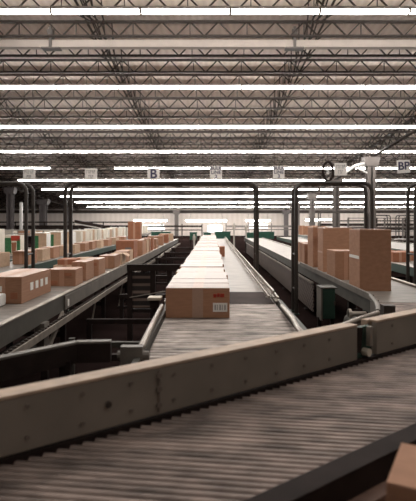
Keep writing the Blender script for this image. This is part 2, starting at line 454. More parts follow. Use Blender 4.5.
# ------------------------------------------------------------------ pipe gantries over the conveyors
def gantry(xa, xb, y, label, ztop=2.42, r=.034, gap=.36, name='pipe_gantry', rc=.17):
    t = thing(name, label, 'gantry', ((xa + xb) / 2, y, 0), 0, 'pipe gantries over the conveyors')
    hw = (xb - xa) / 2
    for q in range(2):
        yy = q * gap
        pts = [(-hw, yy, .02)]
        for zz in (.6, 1.2, 1.8): pts.append((-hw, yy, zz))
        for a in range(9):
            an = PI - a * PI / 16; pts.append((-hw + rc + rc * math.cos(an), yy, ztop - rc + rc * math.sin(an)))
        for a in range(9):
            an = PI / 2 - a * PI / 16; pts.append((hw - rc + rc * math.cos(an), yy, ztop - rc + rc * math.sin(an)))
        for zz in (1.8, 1.2, .6): pts.append((hw, yy, zz))
        pts.append((hw, yy, .02))
        MB().tube(pts, r, 12).build('hoop', 'pipe', t, True)
        for s in (-1, 1):
            MB().box(s * hw - .05, s * hw + .05, yy - .05, yy + .05, 0, .02).build('foot_plate', 'darkgreen', t)
    for s in (-1, 1):
        for zz in (.45, 1.1):
            MB().cyl((s * hw, 0, zz), (s * hw, gap, zz), .018, 8).build('tie_bar', 'pipe', t)
    return t
GY = 9.2
gantry(-2.70, .83, GY, 'dark pipe gantry spanning the centre line and the belt of loose cartons')
gantry(1.55, 2.94, GY, 'narrow dark pipe gantry over the belt carrying the tall cartons')
gantry(-5.6, -3.42, GY, 'dark pipe gantry cut by the picture edge beside the long carton', 2.42)
gantry(3.745, 5.6, GY, 'dark pipe gantry cut by the picture edge under the BP sign', 2.42)
for i, (xa, xb, y, zt) in enumerate(((5.85, 8.42, 27.0, 2.25), (9.7, 10.7, 30.0, 2.1), (11.4, 12.6, 30.5, 2.1))):
    gantry(xa, xb, y, 'thin distant pipe gantry beyond the tall cartons, %s from the centre line' % nth(i + 1), zt, .03, .5, 'pipe_gantry', .14)

# ------------------------------------------------------------------ cartons
def carton_proto(m, name='cardboard_box', tape=True, bev=.006, top=None):
    """unit carton 1 x 1 x 1 standing on z=0, x centred, y from 0 to 1"""
    t = thing(name, '', 'carton')
    MB().box(-.5, .5, 0, 1, 0, .985, None, bev).build('body', m, t)
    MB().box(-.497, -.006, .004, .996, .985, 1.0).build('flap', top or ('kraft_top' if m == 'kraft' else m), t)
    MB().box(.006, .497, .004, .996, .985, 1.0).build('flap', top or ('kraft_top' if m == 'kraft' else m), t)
    if tape:
        b = MB().box(-.085, .085, -.004, 1.004, 1.0, 1.004).box(-.085, .085, -.004, .0, .0, 1.004).box(-.085, .085, 1.0, 1.004, .7, 1.004)
        b.build('tape', 'clear_tape' if top else 'tape', t)
    return t
PROTO = {}
def carton(xc, y, z, w, d, h, label, m='kraft', rz=0., tape=True, group=None, name='cardboard_box', top=None):
    key = (m, tape, name, top)
    if key not in PROTO:
        PROTO[key] = carton_proto(m, name, tape, .006, top); o = PROTO[key]
        KIDS[o.name] = [(c, []) for c in kids(o)]
    else:
        o = dup(PROTO[key], (0, 0, 0))
    o.location = (xc, y, z); o.scale = (w, d, h); o.rotation_euler = (0, 0, rz); o['label'] = label
    if group: o['group'] = group
    return o
def sticker(o, name, m, face, u0, u1, v0, v1, off=.003):
    """flat patch on a carton face; u across 0..1, v up 0..1"""
    e = off / (o.scale[1] if face == 'front' else o.scale[0])
    b = MB()
    if face == 'front': b.box(u0 - .5, u1 - .5, -e * 1.6, 0, v0, v1)
    elif face == 'right': b.box(.5, .5 + e * 1.6, u0, u1, v0, v1)
    elif face == 'left': b.box(-.5 - e * 1.6, -.5, u0, u1, v0, v1)
    return b.build(name, m, o)

ZB = .80                                     # level of the belts
# --- centre line: one carton after another
y = 4.70; i = 0
CG = 'cartons in the centre line'
while y < 23.4:
    i += 1
    d = R(.345, .372); hh = .28 + R(-.004, .005) * (1 if i > 1 else 0); x = -.135 + (R(-.014, .014) if i > 1 else 0)
    lab = 'brown carton at the front of the centre line, with white label and red print' if i == 1 else 'brown carton, %s back from the front of the centre line' % nth(i)
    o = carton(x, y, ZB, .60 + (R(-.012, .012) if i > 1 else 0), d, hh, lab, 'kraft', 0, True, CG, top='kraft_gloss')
    if i == 1:
        lb = sticker(o, 'shipping_label', 'paper', 'front', .74, .965, .20, .50)
        b = MB()
        for q in range(5): b.box(.265 + q * .038, .265 + q * .038 + (.012 if q % 2 else .022), -.017, -.0140, .26, .44)
        b.build('barcode', 'greytext', lb)
        b = MB()
        for xx, ww, zz in ((.245, .05, .68), (.305, .04, .70), (.352, .065, .69)): b.box(xx, xx + ww, -.0165, -.0, zz, zz + .12)
        b.box(.25, .41, -.0165, 0, .74, .76)
        b.build('red_print', 'red', o)
    y += d + R(.004, .016)
carton(.262, 13.0, ZB, .14, .34, .26, 'small brown carton standing out beside the centre line', 'kraft_red', 0, False)

# --- belt of loose cartons beside the centre line
LG = 'cartons on the belt beside the centre line'
o = carton(-2.31, 5.5, ZB, .43, 1.0, .295, 'long brown carton with four white labels along its side', 'kraft', 0, True, LG)
for q in range(4): sticker(o, 'shipping_label', 'paper', 'right', .26 + q * .17, .35 + q * .17, .38, .68)
sticker(o, 'shipping_label', 'paper', 'front', .18, .50, .45, .66); sticker(o, 'printed_mark', 'kraft_red', 'front', .72, .90, .18, .42)
tagx = MB().box(-.10, .10, -.09, .09, .0, .13, None, .03)
tag(tagx.build('wrapped_parcel', 'film', None, True, (-2.33, 5.34, ZB)), 'small parcel in clear film lying before the long carton', 'parcel')
specs = [  # x centre, y, w, d, h, what
    (-2.105, 7.0, .39, .42, .235, 'squat brown carton with dark print on its front', 'kraft'),
    (-2.33, 7.9, .36, .62, .215, 'flat brown carton between the squat one and the long one', 'kraft_pale'),
    (-2.03, 7.62, .22, .50, .29, 'upright brown carton just behind the squat printed one', 'kraft'),
    (-2.0, 8.30, .24, .50, .28, 'plain brown carton, second behind the squat printed one', 'kraft'),
    (-2.27, 8.62, .25, .40, .27, 'plain brown carton tucked behind the flat carton', 'kraft_pale'),
    (-2.03, 9.65, .30, .55, .25, 'low brown carton just past the gantry hoops', 'kraft'),
    (-2.0, 10.4, .26, .45, .24, 'tan carton with its top flap open past the gantry', 'kraft_pale'),
    (-2.02, 11.0, .26, .45, .25, 'tan carton before the large reddish one', 'kraft'),
    (-2.04, 11.6, .26, .40, .24, 'tan carton touching the large reddish one', 'kraft_pale'),
    (-2.15, 12.34, .44, .60, .44, 'large reddish carton with dark print, widest along this belt', 'kraft_red'),
    (-1.98, 13.3, .26, .34, .40, 'upright carton first behind the large reddish one', 'kraft'),
    (-2.0, 13.8, .26, .34, .41, 'upright carton second behind the large reddish one', 'kraft'),
    (-1.99, 14.35, .26, .34, .39, 'upright carton third behind the large reddish one', 'kraft_pale'),
    (-1.99, 14.9, .26, .34, .41, 'upright carton fourth behind the large reddish one', 'kraft'),
    (-2.0, 15.6, .30, .4, .40, 'upright carton fifth behind the large reddish one', 'kraft_red'),
    (-2.1, 16.8, .45, .55, .33, 'brown carton, sixth behind the large reddish one', 'kraft'),
    (-2.18, 19.2, .58, .50, .36, 'wide brown carton far along the belt', 'kraft'),
    (-2.1, 21.5, .42, .50, .36, 'reddish carton far along the belt', 'kraft_red'),
    (-2.19, 24.0, .62, .50, .34, 'wide tan carton near the far end of the belt', 'kraft_pale'),
]
for (x, y, w, d, h, lab, m) in specs:
    o = carton(x, y, ZB, w, d, h, lab, m, R(-.03, .03), h < .38, LG)
    if 'squat' in lab:
        sticker(o, 'printed_mark', 'kraft_red', 'front', .60, .86, .62, .80); sticker(o, 'printed_mark', 'kraft_red', 'front', .08, .36, .10, .34)
    if 'large reddish' in lab and 'widest' in lab:
        sticker(o, 'printed_mark', 'ink', 'front', .52, .86, .45, .62)
    if 'flap open' in lab:
        fl = MB().box(.0, .5, .1, .9, 0, .03, Matrix.Translation((.5, 0, 1.0)) @ Matrix.Rotation(.55, 4, 'Y')); fl.build('flap', m, o)
carton(-2.33, 7.98, ZB + .217, .27, .40, .085, 'thin reddish carton lying on the flat carton', 'kraft_red', .03, True, LG)
carton(-2.345, 15.9, ZB, .32, .5, .30, 'plain carton on the gantry side of the upright row', 'kraft', .02, True, LG)

# --- next belt: tan cartons low in front of the wrapped ones
NG = 'tan cartons on the next belt'
for i, (x, y, w, d, h, m) in enumerate(((-4.35, 9.85, .30, .5, .28, 'kraft_pale'), (-4.06, 10.6, .34, .5, .28, 'kraft'), (-4.05, 11.5, .30, .5, .27, 'kraft_pale'),
                                    (-4.1, 12.4, .34, .5, .27, 'kraft'), (-4.08, 13.3, .32, .5, .26, 'kraft_pale'), (-4.12, 14.3, .40, .5, .25, 'kraft_pale'), (-4.08, 15.4, .34, .5, .25, 'kraft'),
                                    (-4.10, 16.4, .34, .5, .26, 'kraft'), (-4.06, 17.5, .34, .5, .25, 'kraft_pale'), (-4.08, 18.8, .34, .6, .24, 'kraft'), (-4.08, 20.2, .4, .6, .26, 'kraft_pale'), (-4.05, 22.0, .4, .6, .26, 'kraft'))):
    o = carton(x, y, ZB, w, d, h, 'tan carton, %s along the belt beneath the wrapped cartons' % nth(i + 1), m, R(-.04, .04), True, NG)
    if i in (0, 3, 5): sticker(o, 'shipping_label', 'paper', 'front', .1, .45, .35, .65)

# --- third belt: tall pale wrapped cartons with green printed panels
WG = 'tall wrapped cartons on the third belt'
carton(-5.72, 12.7, ZB, .50, .5, .72, 'tall white wrapped carton at the picture edge, start of the third belt', 'wrapped', 0, False, WG)
for i, (y, w, m) in enumerate(((14.0, .48, 'wrapped'), (16.2, .46, 'kraft_pale'), (17.75, .46, 'kraft_pale'), (19.25, .44, 'kraft_pale'))):
    o = carton(-5.60, y, ZB, w, .46, .53, 'tan carton with green printed panel, %s beyond the one with a red panel' % nth(i), m, R(-.04, .04), False, WG)
    sticker(o, 'green_panel', 'green_print', 'front', .06, .46, .06, .86)
    if i == 0:
        o['label'] = 'pale carton with green side panels and a red panel on the third belt'
        sticker(o, 'green_panel', 'green_print', 'front', .78, .97, .06, .80)
        sticker(o, 'red_panel', 'red', 'front', .44, .96, .70, .98)
        b = MB(); b.bm.faces.new([b.bm.verts.new(p) for p in ((.02, -.012, .06), (.22, -.012, .06), (.26, -.012, .62), (-.03, -.012, .62))]); b.build('dark_print', 'kraft_red', o)
    else:
        b = MB().box(.5, .506, .05, .98, .04, .98); b.build('film_side', 'film', o)
        MB().box(-.44, .47, .05, .95, 1.0, 1.06, None, .03).build('film_top', 'film', o, True)
y = 20.3; i = 0
while y < 33:
    i += 1
    w = R(.40, .50); d = R(.30, .46); h = R(.50, .58)
    m = 'kraft_pale' if i % 4 == 2 else 'wrapped'
    look = 'pale film-wrapped carton' if m == 'wrapped' else 'tan tall carton'
    o = carton(-5.60 + R(-.04, .04), y, ZB, w, d, h, '%s, %s in the close row after the green-panelled cartons' % (look, nth(i)), m, R(-.05, .05), False, WG)
    if i % 3 == 0:
        b = MB().box(-.47, .47, .05, .95, 1.0, 1.07, None, .03); b.build('film_top', 'film', o, True)
    y += d + R(.05, .12)
carton(-4.08, 26.2, ZB, .66, .5, .93, 'tall upright brown carton towering over its neighbours beside the wrapped row', 'kraft_red', 0, True)
for i, (x, y, w, h) in enumerate(((-5.6, 35.2, .6, .62), (-5.68, 36.6, .66, .6), (-5.7, 38., .7, .7), (-5.69, 39.5, .66, .6), (-5.69, 41.2, .66, .55))):
    carton(x, y, ZB, w, .8, h, 'pale wrapped carton beyond the towering brown carton, %s back' % nth(i + 1), 'wrapped', 0, False, WG)

# --- tall cartons on the belt across the centre line
TG = 'cartons beside the tall one'
o = carton(2.125, 6.5, ZB, .41, .50, .805, 'tallest brown carton standing at the belt end, white label on its side', 'kraft', 0, False, TG)
sticker(o, 'shipping_label', 'paper', 'left', .05, .95, .515, .565)
o['label'] = 'tall brown carton standing foremost at the belt end, white label on its side'
o = carton(2.08, 7.76, ZB, .34, .50, .45, 'half-height brown carton right behind the foremost tall one'.replace('right ', 'just '), 'kraft', .03, True, TG)
o = carton(2.26, 9.0, ZB, .52, .50, .795, 'wide tall brown carton, second tall one back', 'kraft', -.02, False, TG)
sticker(o, 'packing_strip', 'tape', 'left', .05, .95, .42, .46)
o = carton(2.16, 9.95, ZB, .30, .50, .80, 'slim tall brown carton, third tall one back', 'kraft', .02, False, TG)
for i, (x, y, w, d, h) in enumerate(((2.10, 10.65, .26, .34, .44), (2.09, 11.1, .24, .34, .45), (2.08, 11.6, .22, .34, .42))):
    carton(x, y, ZB, w, d, h, 'small upright brown carton, %s behind the slim tall one' % nth(i + 1), 'kraft', R(-.03, .03), True, TG)
FG = 'cartons on the outer belts'
for i, (x, y, w, d, h) in enumerate(((4.22, 11.2, .34, .5, .22), (4.22, 11.9, .30, .5, .22), (4.60, 11.6, .30, .5, .21), (4.2, 12.7, .34, .5, .22), (4.25, 13.6, .34, .5, .23))):
    carton(x, y, ZB, w, d, h, 'low reddish carton between tall carton and BP-side gantry, %s along the outer belt' % nth(i + 1), 'kraft_red', R(-.05, .05), True, FG)
for i, (x, w, h) in enumerate(((6.32, .36, .66), (6.85, .55, .62), (7.42, .45, .64), (7.9, .5, .6))):
    carton(x, 35. + .3 * i, ZB, w, .5, h, 'orange-brown carton on the distant outer belt, %s from the gantry post' % nth(i + 1), 'kraft', 0, True, FG)

# ------------------------------------------------------------------ straight conveyors
def conveyor(name, label, xa, xb, ya, yb, belt='belt', side='frame_pale', side2=None, legs=3.0, leg_m='dark', zt=ZB, fh=.15, group='straight conveyors', chain=(), lip='rail', split=None):
    t = thing(name, label, 'conveyor', ((xa + xb) / 2, ya, 0), 0, group)
    hw = (xb - xa) / 2; L = yb - ya
    MB().box(-hw + .045, hw - .045, 0, L, zt - .05, zt - .002).build('belt', belt, t)
    for s in (-1, 1):
        m = side if s > 0 or side2 is None else side2
        x = s * (hw - .022)
        sf = MB().box(x - .022, x + .022, 0, L, zt - fh, zt + .018).build('side_frame', m, t)
        MB().box(x - .03, x + .03, 0, L, zt + .018, zt + .03).build('lip', lip, sf)
        if s in chain:
            xo = s * (hw + .05)
            c = MB().box(xo - .05, xo + .05, 0, L, zt - fh - .085, zt - fh - .055).box(xo + s * .045 - .008, xo + s * .045 + .008, 0, L, zt - fh - .10, zt - fh - .03)
            cr = c.build('chain_rail', 'rail', t)
            c = MB().box(xo - .012, xo + .012, .03, min(L, 14), zt - fh - .056, zt - fh - .046); q = .05
            while q < min(L, 14):
                c.box(xo - .02, xo + .02, q, q + .035, zt - fh - .055, zt - fh - .03); q += .09
            c.build('chain', 'bolt', cr)
    y = legs * .4
    while y < L:
        for s in (-1, 1):
            x = s * (hw - .06)
            MB().box(x - .03, x + .03, y - .03, y + .03, .012, zt - fh + .05).build('leg', leg_m, t)
            MB().box(x - .07, x + .07, y - .07, y + .07, 0, .012).build('foot_plate', leg_m, COL.objects[-1])
        MB().box(-hw + .06, hw - .06, y - .02, y + .02, .28, .34).build('cross_brace', leg_m, t)
        y += legs
    return t
c1 = conveyor('belt_conveyor', 'pale centre conveyor carrying the long line of cartons', -.52, .75, 5.5, 27.0, 'belt_pale', 'frame', None, 3.0)
MB().box(-.57, .57, .005, .94, ZB - .002, ZB - .0005).build('dark_belt_section', 'belt_dark', c1)
# guide rails down its open side
for (x, z, yl) in ((.515, ZB + .075, 20.5), (.565, ZB + .13, 20.5), (.615, ZB + .06, 20.)):
    MB().box(x - .010, x + .010, .02, yl, z - .013, z + .013).build('guide_rail', 'rail', c1)
y = .2
while y < 20:
    MB().box(.50, .625, y, y + .03, ZB + .035, ZB + .05).box(.56, .57, y, y + .03, ZB + .03, ZB + .13).build('rail_bracket', 'galv', c1); y += 1.2
# end piece of guide rail, splayed outwards

c2 = conveyor('belt_conveyor', 'grey belt conveyor carrying loose cartons beside the centre line', -2.58, -1.79, 3.0, 26.5, 'belt', 'frame', 'darkgreen', 2.3, 'dark', ZB, .17, 'straight conveyors', (1,))
MB().box(.397, .412, 3.05, 14., ZB - .16, ZB + .005).build('cover_panel', 'frame_pale', c2)
MB().box(.413, .422, 3.12, 3.18, ZB - .13, ZB - .05).build('white_tag', 'paper', c2)
# drive motor and brace under the near section
mt = MB().cyl((.30, 1.6, .42), (.30, 2.1, .42), .10, 14).box(.16, .42, 1.72, 1.98, .30, .36); mt.build('drive_motor', 'frame', c2, True)
MB().beam((.41, 2.35, .30), (.41, 2.95, .62), .035, .05).build('diagonal_brace', 'rail', c2)
MB().beam((.38, 1.2, .52), (.38, 2.6, .52), .04, .07).build('diagonal_brace', 'frame', c2)
MB().box(.34, .44, 2.2, 2.36, .40, .64).build('junction_box', 'frame_pale', c2)
for yy in (4.5, 6.8, 9.0):
    MB().beam((.36, yy, .06), (.42, yy + .12, .55), .02, .02).build('hanging_rod', 'rail', c2)
c3 = conveyor('belt_conveyor', 'grey conveyor with dark green edge carrying tan cartons', -4.65, -3.62, 7.0, 27.0, 'belt', 'darkgreen', None, 3.0, 'dark', ZB, .12, lip='darkgreen')
c4 = conveyor('belt_conveyor', 'pale conveyor under the film-wrapped cartons', -6.2, -5.2, 9.8, 43.0, 'belt_pale', 'frame_pale', None, 3.0)
c5 = conveyor('belt_conveyor', 'pale belt conveyor carrying the tall cartons', 1.82, 2.84, 5.6, 28.0, 'belt_pale', 'frame_pale', 'frame', 3.0, 'dark', ZB, .15)
MB().box(-.46, .46, .005, 5.4, ZB - .002, ZB - .0005).build('dark_belt_section', 'belt', c5)
MB().box(-.535, -.515, 3.3, 20.5, .10, ZB - .20).build('mesh_guard', 'mesh', c5)
MB().beam((-.54, 3.3, ZB - .19), (-.54, 20.5, ZB - .19), .04, .03).build('mesh_rail', 'rail', c5)
MB().beam((-.53, 0, ZB + .05), (-.53, 4.6, ZB + .05), .03, .07).build('guide_rail', 'frame_pale', c5)
c6 = conveyor('belt_conveyor', 'pale conveyor beyond the tall cartons with low reddish cartons', 3.88, 4.98, 8.2, 30.0, 'belt_pale', 'darkgreen', None, 3.0, lip='rail')
c7 = conveyor('belt_conveyor', 'outermost pale conveyor on the BP sign side', 6.0, 8.25, 13.0, 37.5, 'belt_pale', 'darkgreen', None, 3.5)

# control box hung beside the tall-carton belt
t = thing('control_box', 'dark green control box on a stand before the tall cartons', 'control box', (1.41, 6.2, 0))
MB().box(-.07, .09, -.12, .12, .52, .89, None, .012).build('cabinet', 'darkgreen', t)
MB().box(-.085, -.068, -.13, .13, .50, .89).build('edge_strip', 'frame_pale', t)
cdr = MB().box(-.05, .08, -.128, -.12, .56, .86).build('door', 'darkgreen', t)
MB().box(.07, .09, -.14, -.128, .69, .74).build('handle', 'bolt', cdr)
MB().box(-.09, .11, -.13, .13, .89, .905).build('cap_plate', 'frame', t)
for s in (-1, 1): MB().box(s * .08 - .02, s * .08 + .02, -.02, .02, 0, .52).build('leg', 'dark', t)
t = thing('drive_unit', 'drive motor with chain guard between control box and tall cartons', 'motor', (1.68, 5.55, 0))
MB().cyl((-.08, -.1, .56), (-.08, .22, .56), .085, 14).build('motor', 'frame', t, True)
MB().box(-.11, .06, .0, .34, .36, .47).build('gearbox', 'frame_pale', t)
MB().cyl((-.14, .10, .66), (.06, .10, .66), .03, 10).cyl((-.14, .10, .66), (-.11, .10, .66), .06, 12).build('pulley', 'rail', t)
for s in (-1, 1): MB().box(-.03 + s * .06 - .015, -.03 + s * .06 + .015, .05, .09, 0, .36).build('leg', 'dark', t)

# ------------------------------------------------------------------ near roller bed of the centre line, running up to the diagonal conveyor
U = Vector((.79, .61, 0)).normalized(); NV = Vector((-U.y, U.x, 0))        # along / away from the viewpoint
G0 = Vector((-.757, 1.786, 0))
def gx_at(y): return G0.x + (y - G0.y) * U.x / U.y                          # guard line X at a given Y
def G(t, n=0., z=0.): p = G0 + U * t + NV * n; return Vector((p.x, p.y, z))
t = thing('roller_conveyor', 'steel roller bed leading the centre line to the diagonal conveyor', 'conveyor', (0, 0, 0))
y = 5.46
first_r = None
while y > 2.35:
    xr = min(.70, gx_at(y) - .30); xl = -.44
    if xr - xl > .12:
        MB().cyl((xl, 0, 0), (xr, 0, 0), .030, 10).build('roller', 'steel', t, True, (0, y, ZB - .03))
    y -= .070
MB().beam((-.47, 5.48, ZB - .03), (-.47, 2.55, ZB - .03), .04, .15).build('side_frame', 'frame', t)
MB().beam((.74, 5.48, ZB - .03), (.74, 3.25, ZB - .03), .04, .15).build('side_frame', 'frame', t)
MB().tube([(-.50, 5.0, ZB + .06), (-.485, 4.3, ZB + .075), (-.47, 3.7, ZB + .085), (-.46, 3.25, ZB + .085)], .022, 10).build('guide_rail', 'rail', t, True)
b = MB().box(-.58, -.44, 3.16, 3.22, ZB - .02, ZB + .11).cyl((-.60, 3.19, ZB + .05), (-.40, 3.19, ZB + .05), .03, 10).box(-.52, -.46, 3.22, 3.36, ZB + .0, ZB + .05)
b.build('rail_bracket', 'frame_pale', t)
for yy in (5.1, 3.6):
    for x in (-.47, .74): MB().box(x - .03, x + .03, yy - .03, yy + .03, 0, ZB - .1).build('leg', 'dark', t)
MB().box(-.47, .74, 5.08, 5.12, .3, .36).build('cross_brace', 'dark', t)
MB().tube([(.70, 5.0, ZB + .06), (.69, 4.3, ZB + .075), (.66, 3.85, ZB + .085), (.66, 3.62, ZB + .09), (.74, 3.56, ZB + .10), (.92, 3.72, ZB + .11), (1.15, 3.98, ZB + .12), (1.42, 4.28, ZB + .125)], .020, 10).build('guide_rail', 'rail', t, True)
MB().beam((.70, 3.57, ZB + .03), (1.42, 4.29, ZB + .05), .03, .12).build('rail_plate', 'frame_pale', t)

# rail curving from the tall-carton belt to the same diagonal
t = thing('transfer_bed', 'pale roller bed carrying on from the tall-carton belt', 'conveyor', (0, 0, 0))
y = 5.56
while y > 3.95:
    xr = 2.80; xl = max(1.80, 1.62) if y > 4.9 else 1.66
    xr = min(xr, gx_at(y) - .32)
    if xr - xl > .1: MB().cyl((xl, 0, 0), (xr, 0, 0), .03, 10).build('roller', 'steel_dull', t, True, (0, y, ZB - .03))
    y -= .07
MB().tube([(1.765, 5.56, ZB + .08), (1.72, 5.35, ZB + .085), (1.66, 5.05, ZB + .09), (1.58, 4.75, ZB + .09), (1.50, 4.52, ZB + .09)], .024, 10).build('guide_rail', 'frame_pale', t, True)
MB().box(1.50, 1.60, 4.36, 4.46, ZB - .02, ZB + .17).box(1.44, 1.66, 4.39, 4.43, ZB + .03, ZB + .08).build('rail_bracket', 'bolt', t)
MB().beam((1.78, 5.56, ZB - .04), (1.64, 4.45, ZB - .04), .04, .14).build('side_frame', 'frame_pale', t)
for (x, yy) in ((1.74, 5.2), (2.78, 5.2)): MB().box(x - .03, x + .03, yy - .03, yy + .03, 0, ZB - .06).build('leg', 'dark', t)

# ------------------------------------------------------------------ diagonal roller conveyor in front
t = thing('roller_conveyor', 'diagonal steel roller conveyor crossing in front with beige guard', 'conveyor', (0, 0, 0))
WD = .725                                          # bed width
ZR = .835
a = math.atan(.14); dr = Vector((math.cos(a), -math.sin(a), 0))
def clip(p):
    """ends of a roller through p between guard line and near edge"""
    q = p - G0; n0 = q.dot(NV); dn = dr.dot(NV)
    s1 = (-.012 - n0) / dn; s2 = (-WD - n0) / dn
    return p + dr * min(s1, s2), p + dr * max(s1, s2)
s = -.9; nroll = 0
while s < 4.3:
    mid = G(s, -WD / 2, ZR - .0175)
    pa, pb = clip(mid); pa.z = pb.z = ZR - .0175
    d_ = (pb - pa) / 2
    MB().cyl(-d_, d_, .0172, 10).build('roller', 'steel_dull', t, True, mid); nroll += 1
    s += .052
# guard: two plates with a break, tan worn top edge, bolts
def plate(ta, tb):
    gp = MB().beam(G(ta, .02, .9575), G(tb, .02, .9575), .04, .205, .006).build('guard_plate', 'guard', t)
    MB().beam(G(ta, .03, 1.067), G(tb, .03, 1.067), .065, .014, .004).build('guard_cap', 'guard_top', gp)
    return gp
def back_strip(ta, tb):
    MB().beam(G(ta, .095, 1.04), G(tb, .095, 1.04), .05, .05, .004).build('back_strip', 'guard_top', t)
ga, gb = plate(-1.2, 2.08), plate(2.28, 4.4)
back_strip(-1.2, 2.08); back_strip(2.28, 4.4)
for ta in [-.55 + .215 * q for q in range(12)] + [2.45 + .3 * q for q in range(6)]:
    if -1.1 < ta < 2.0 or ta > 2.35:
        for z in (1.02, .905):
            MB().cyl(G(ta, -.006, z), G(ta, .002, z), .009, 8).build('bolt', 'bolt_dull', ga if ta < 2.1 else gb)
MB().cyl(G(.42, -.010, .955), G(.42, .002, .955), .013, 10).build('bolt', 'bolt', ga)
MB().beam(G(.66, -.004, .87), G(.66, -.004, 1.05), .010, .006).build('joint_strip', 'bolt_dull', ga)
for z in (1.03, .97, .90): MB().cyl(G(.66, -.012, z), G(.66, .002, z), .013, 10).build('bolt', 'bolt_dull', ga)
MB().beam(G(2.10, .05, .945), G(2.26, .05, .945), .03, .19).build('gap_bracket', 'darkgreen', t)
MB().beam(G(2.09, .01, .90), G(2.11, .01, 1.05), .04, .03).build('gap_post', 'dark', t)
MB().beam(G(2.19, .0, .985), G(2.22, .0, .985), .03, .12).build('gap_bracket', 'guard', t)
MB().cyl(G(2.19, -.01, .885), G(2.19, .05, .885), .025, 10).build('gap_stop', 'cream', t)
# lower channel under the guard: toothed edge of roller seats
MB().beam(G(-1.2, .03, .79), G(4.4, .03, .79), .07, .12).build('far_frame', 'dark', t)
# near side frame, its lower flange
MB().beam(G(-1.0, -WD - .045, .79), G(4.4, -WD - .045, .79), .09, .115).build('near_frame', 'dark', t)
MB().beam(G(-1.0, -WD - .12, .74), G(4.4, -WD - .12, .74), .055, .03).build('near_flange', 'flange', t)
for ta in (-.6, .9, 2.4, 3.9):
    for n in (.03, -WD - .045):
        b = MB().box(-.03, .03, -.03, .03, 0, .745).box(-.07, .07, -.07, .07, 0, .012); b.build('leg', 'dark', t, False, G(ta, n, 0))
    MB().beam(G(ta, .03, .35), G(ta, -WD - .045, .35), .05, .05).build('cross_brace', 'dark', t)
# dark rail standing behind the guard
r = thing('steel_rail', 'dark steel rail with worn bright edge behind the beige guard', 'rail', (0, 0, 0))
pa, pb = Vector((-1.72, 1.92, .93)), Vector((-.80, 2.95, .93))
MB().beam(pa, pb, .05, .11).build('beam', 'dark', r)
beam_ = COL.objects[-1]
MB().beam(pa + Vector((0, 0, .062)), pb + Vector((0, 0, .062)), .05, .012).build('worn_edge', 'frame_pale', beam_)
pc = Vector((-.60, 2.97, .93))
MB().beam(pb, pc, .05, .11).build('beam', 'dark', r)
MB().beam(pb + Vector((0, 0, .062)), pc + Vector((0, 0, .062)), .05, .012).build('worn_edge', 'frame_pale', COL.objects[-1])
for q in (.15, .95):
    p = pa.lerp(pb, q); MB().box(p.x - .03, p.x + .03, p.y - .03, p.y + .03, 0, .9).build('post', 'dark', r)
# take-away bed lying beyond the near frame, one carton on it
t = thing('side_conveyor', 'dark lower conveyor along the near edge of the diagonal rollers', 'conveyor', (0, 0, 0))
MB().beam(G(-.5, -WD - .215, .64), G(4.0, -WD - .215, .64), .03, .13).build('side_frame', 'flange', t)
MB().beam(G(-.5, -WD - .55, .655), G(4.0, -WD - .55, .655), .50, .03).build('belt', 'belt_dark', t)
for ta in (.2, 1.6, 3.0): MB().beam(G(ta, -WD - .3, .0), G(ta, -WD - .3, .6), .05, .05).build('leg', 'dark', t)
for ta in (.2, 1.6, 3.0): MB().beam(G(ta, -WD - .75, .0), G(ta, -WD - .75, .64), .05, .05).build('leg', 'dark', t)
o = carton(.634, 1.281, .674, .36, .28, .315, 'brown carton cut by the picture corner below the diagonal rollers', 'kraft', -.50, False, top='kraft')
b = MB().box(-.02, .3, .32, .62, 1.0, 1.006); b.build('shipping_label', 'paper', o)

# ------------------------------------------------------------------ barrier and small gear between the belts
t = thing('barrier_frame', 'dark steel barrier frame between the loose-carton belt and centre line', 'barrier', (-.89, 7.2, 0))
MB().box(-.33, .43, -.04, .04, 1.00, 1.09).build('top_bar', 'dark', t)
for x in (-.29, .04, .28): MB().box(x - .035, x + .035, -.035, .035, .0, 1.0).build('post', 'dark', t)
MB().box(-.29, .29, -.02, .02, .40, .45).build('mid_bar', 'dark', t)
MB().box(-.255, .005, -.006, .006, .47, .98).build('mesh_panel', 'mesh', t)
MB().beam((-.29, -.04, .62), (.29, -.04, .72), .012, .012).build('wire', 'rail', t)
t = thing('photo_eye_stand', 'small stand with a pale top pad beside the front carton', 'stand', (-.575, 5.25, 0))
MB().box(-.095, .045, -.07, .09, .885, .915, None, .006).build('top_pad', 'cream', t)
MB().box(-.07, .02, -.045, .06, .80, .885).build('sensor_body', 'dark', t)
MB().box(-.04, -.01, -.02, .02, 0, .80).build('post', 'dark', t)
for i, (y, z) in enumerate(((8.8, .36), (10.4, .52), (12.2, .58), (14.4, .6), (17., .6), (20., .6))):
    b = MB().box(-1.63, -.60, -.05, .05, z, z + .07).box(-1.62, -1.56, -.04, .04, 0, z).box(-.66, -.60, -.04, .04, 0, z).box(-1.66, -.6, -.03, .03, .18, .22)
    tag(b.build('cross_stand', 'dark', None, False, (0, y, 0)), 'dark low cross stand between the two belts, %s behind the barrier frame' % nth(i + 1), 'stand', 'cross stands between the belts')
for i, y in enumerate((3.9, 4.7, 5.6, 6.4)):
    b = MB().box(-1.60, -.6, -.03, .03, .30 + .1 * (i % 2), .36 + .1 * (i % 2)).box(-1.60, -1.54, -.03, .03, 0, .40).box(-.66, -.6, -.03, .03, 0, .40)
    tag(b.build('cross_stand', 'dark' if i % 2 else 'frame', None, False, (0, y, 0)), 'low steel cross stand before the barrier frame, %s from the guard' % nth(i + 1), 'stand', 'cross stands between the belts')

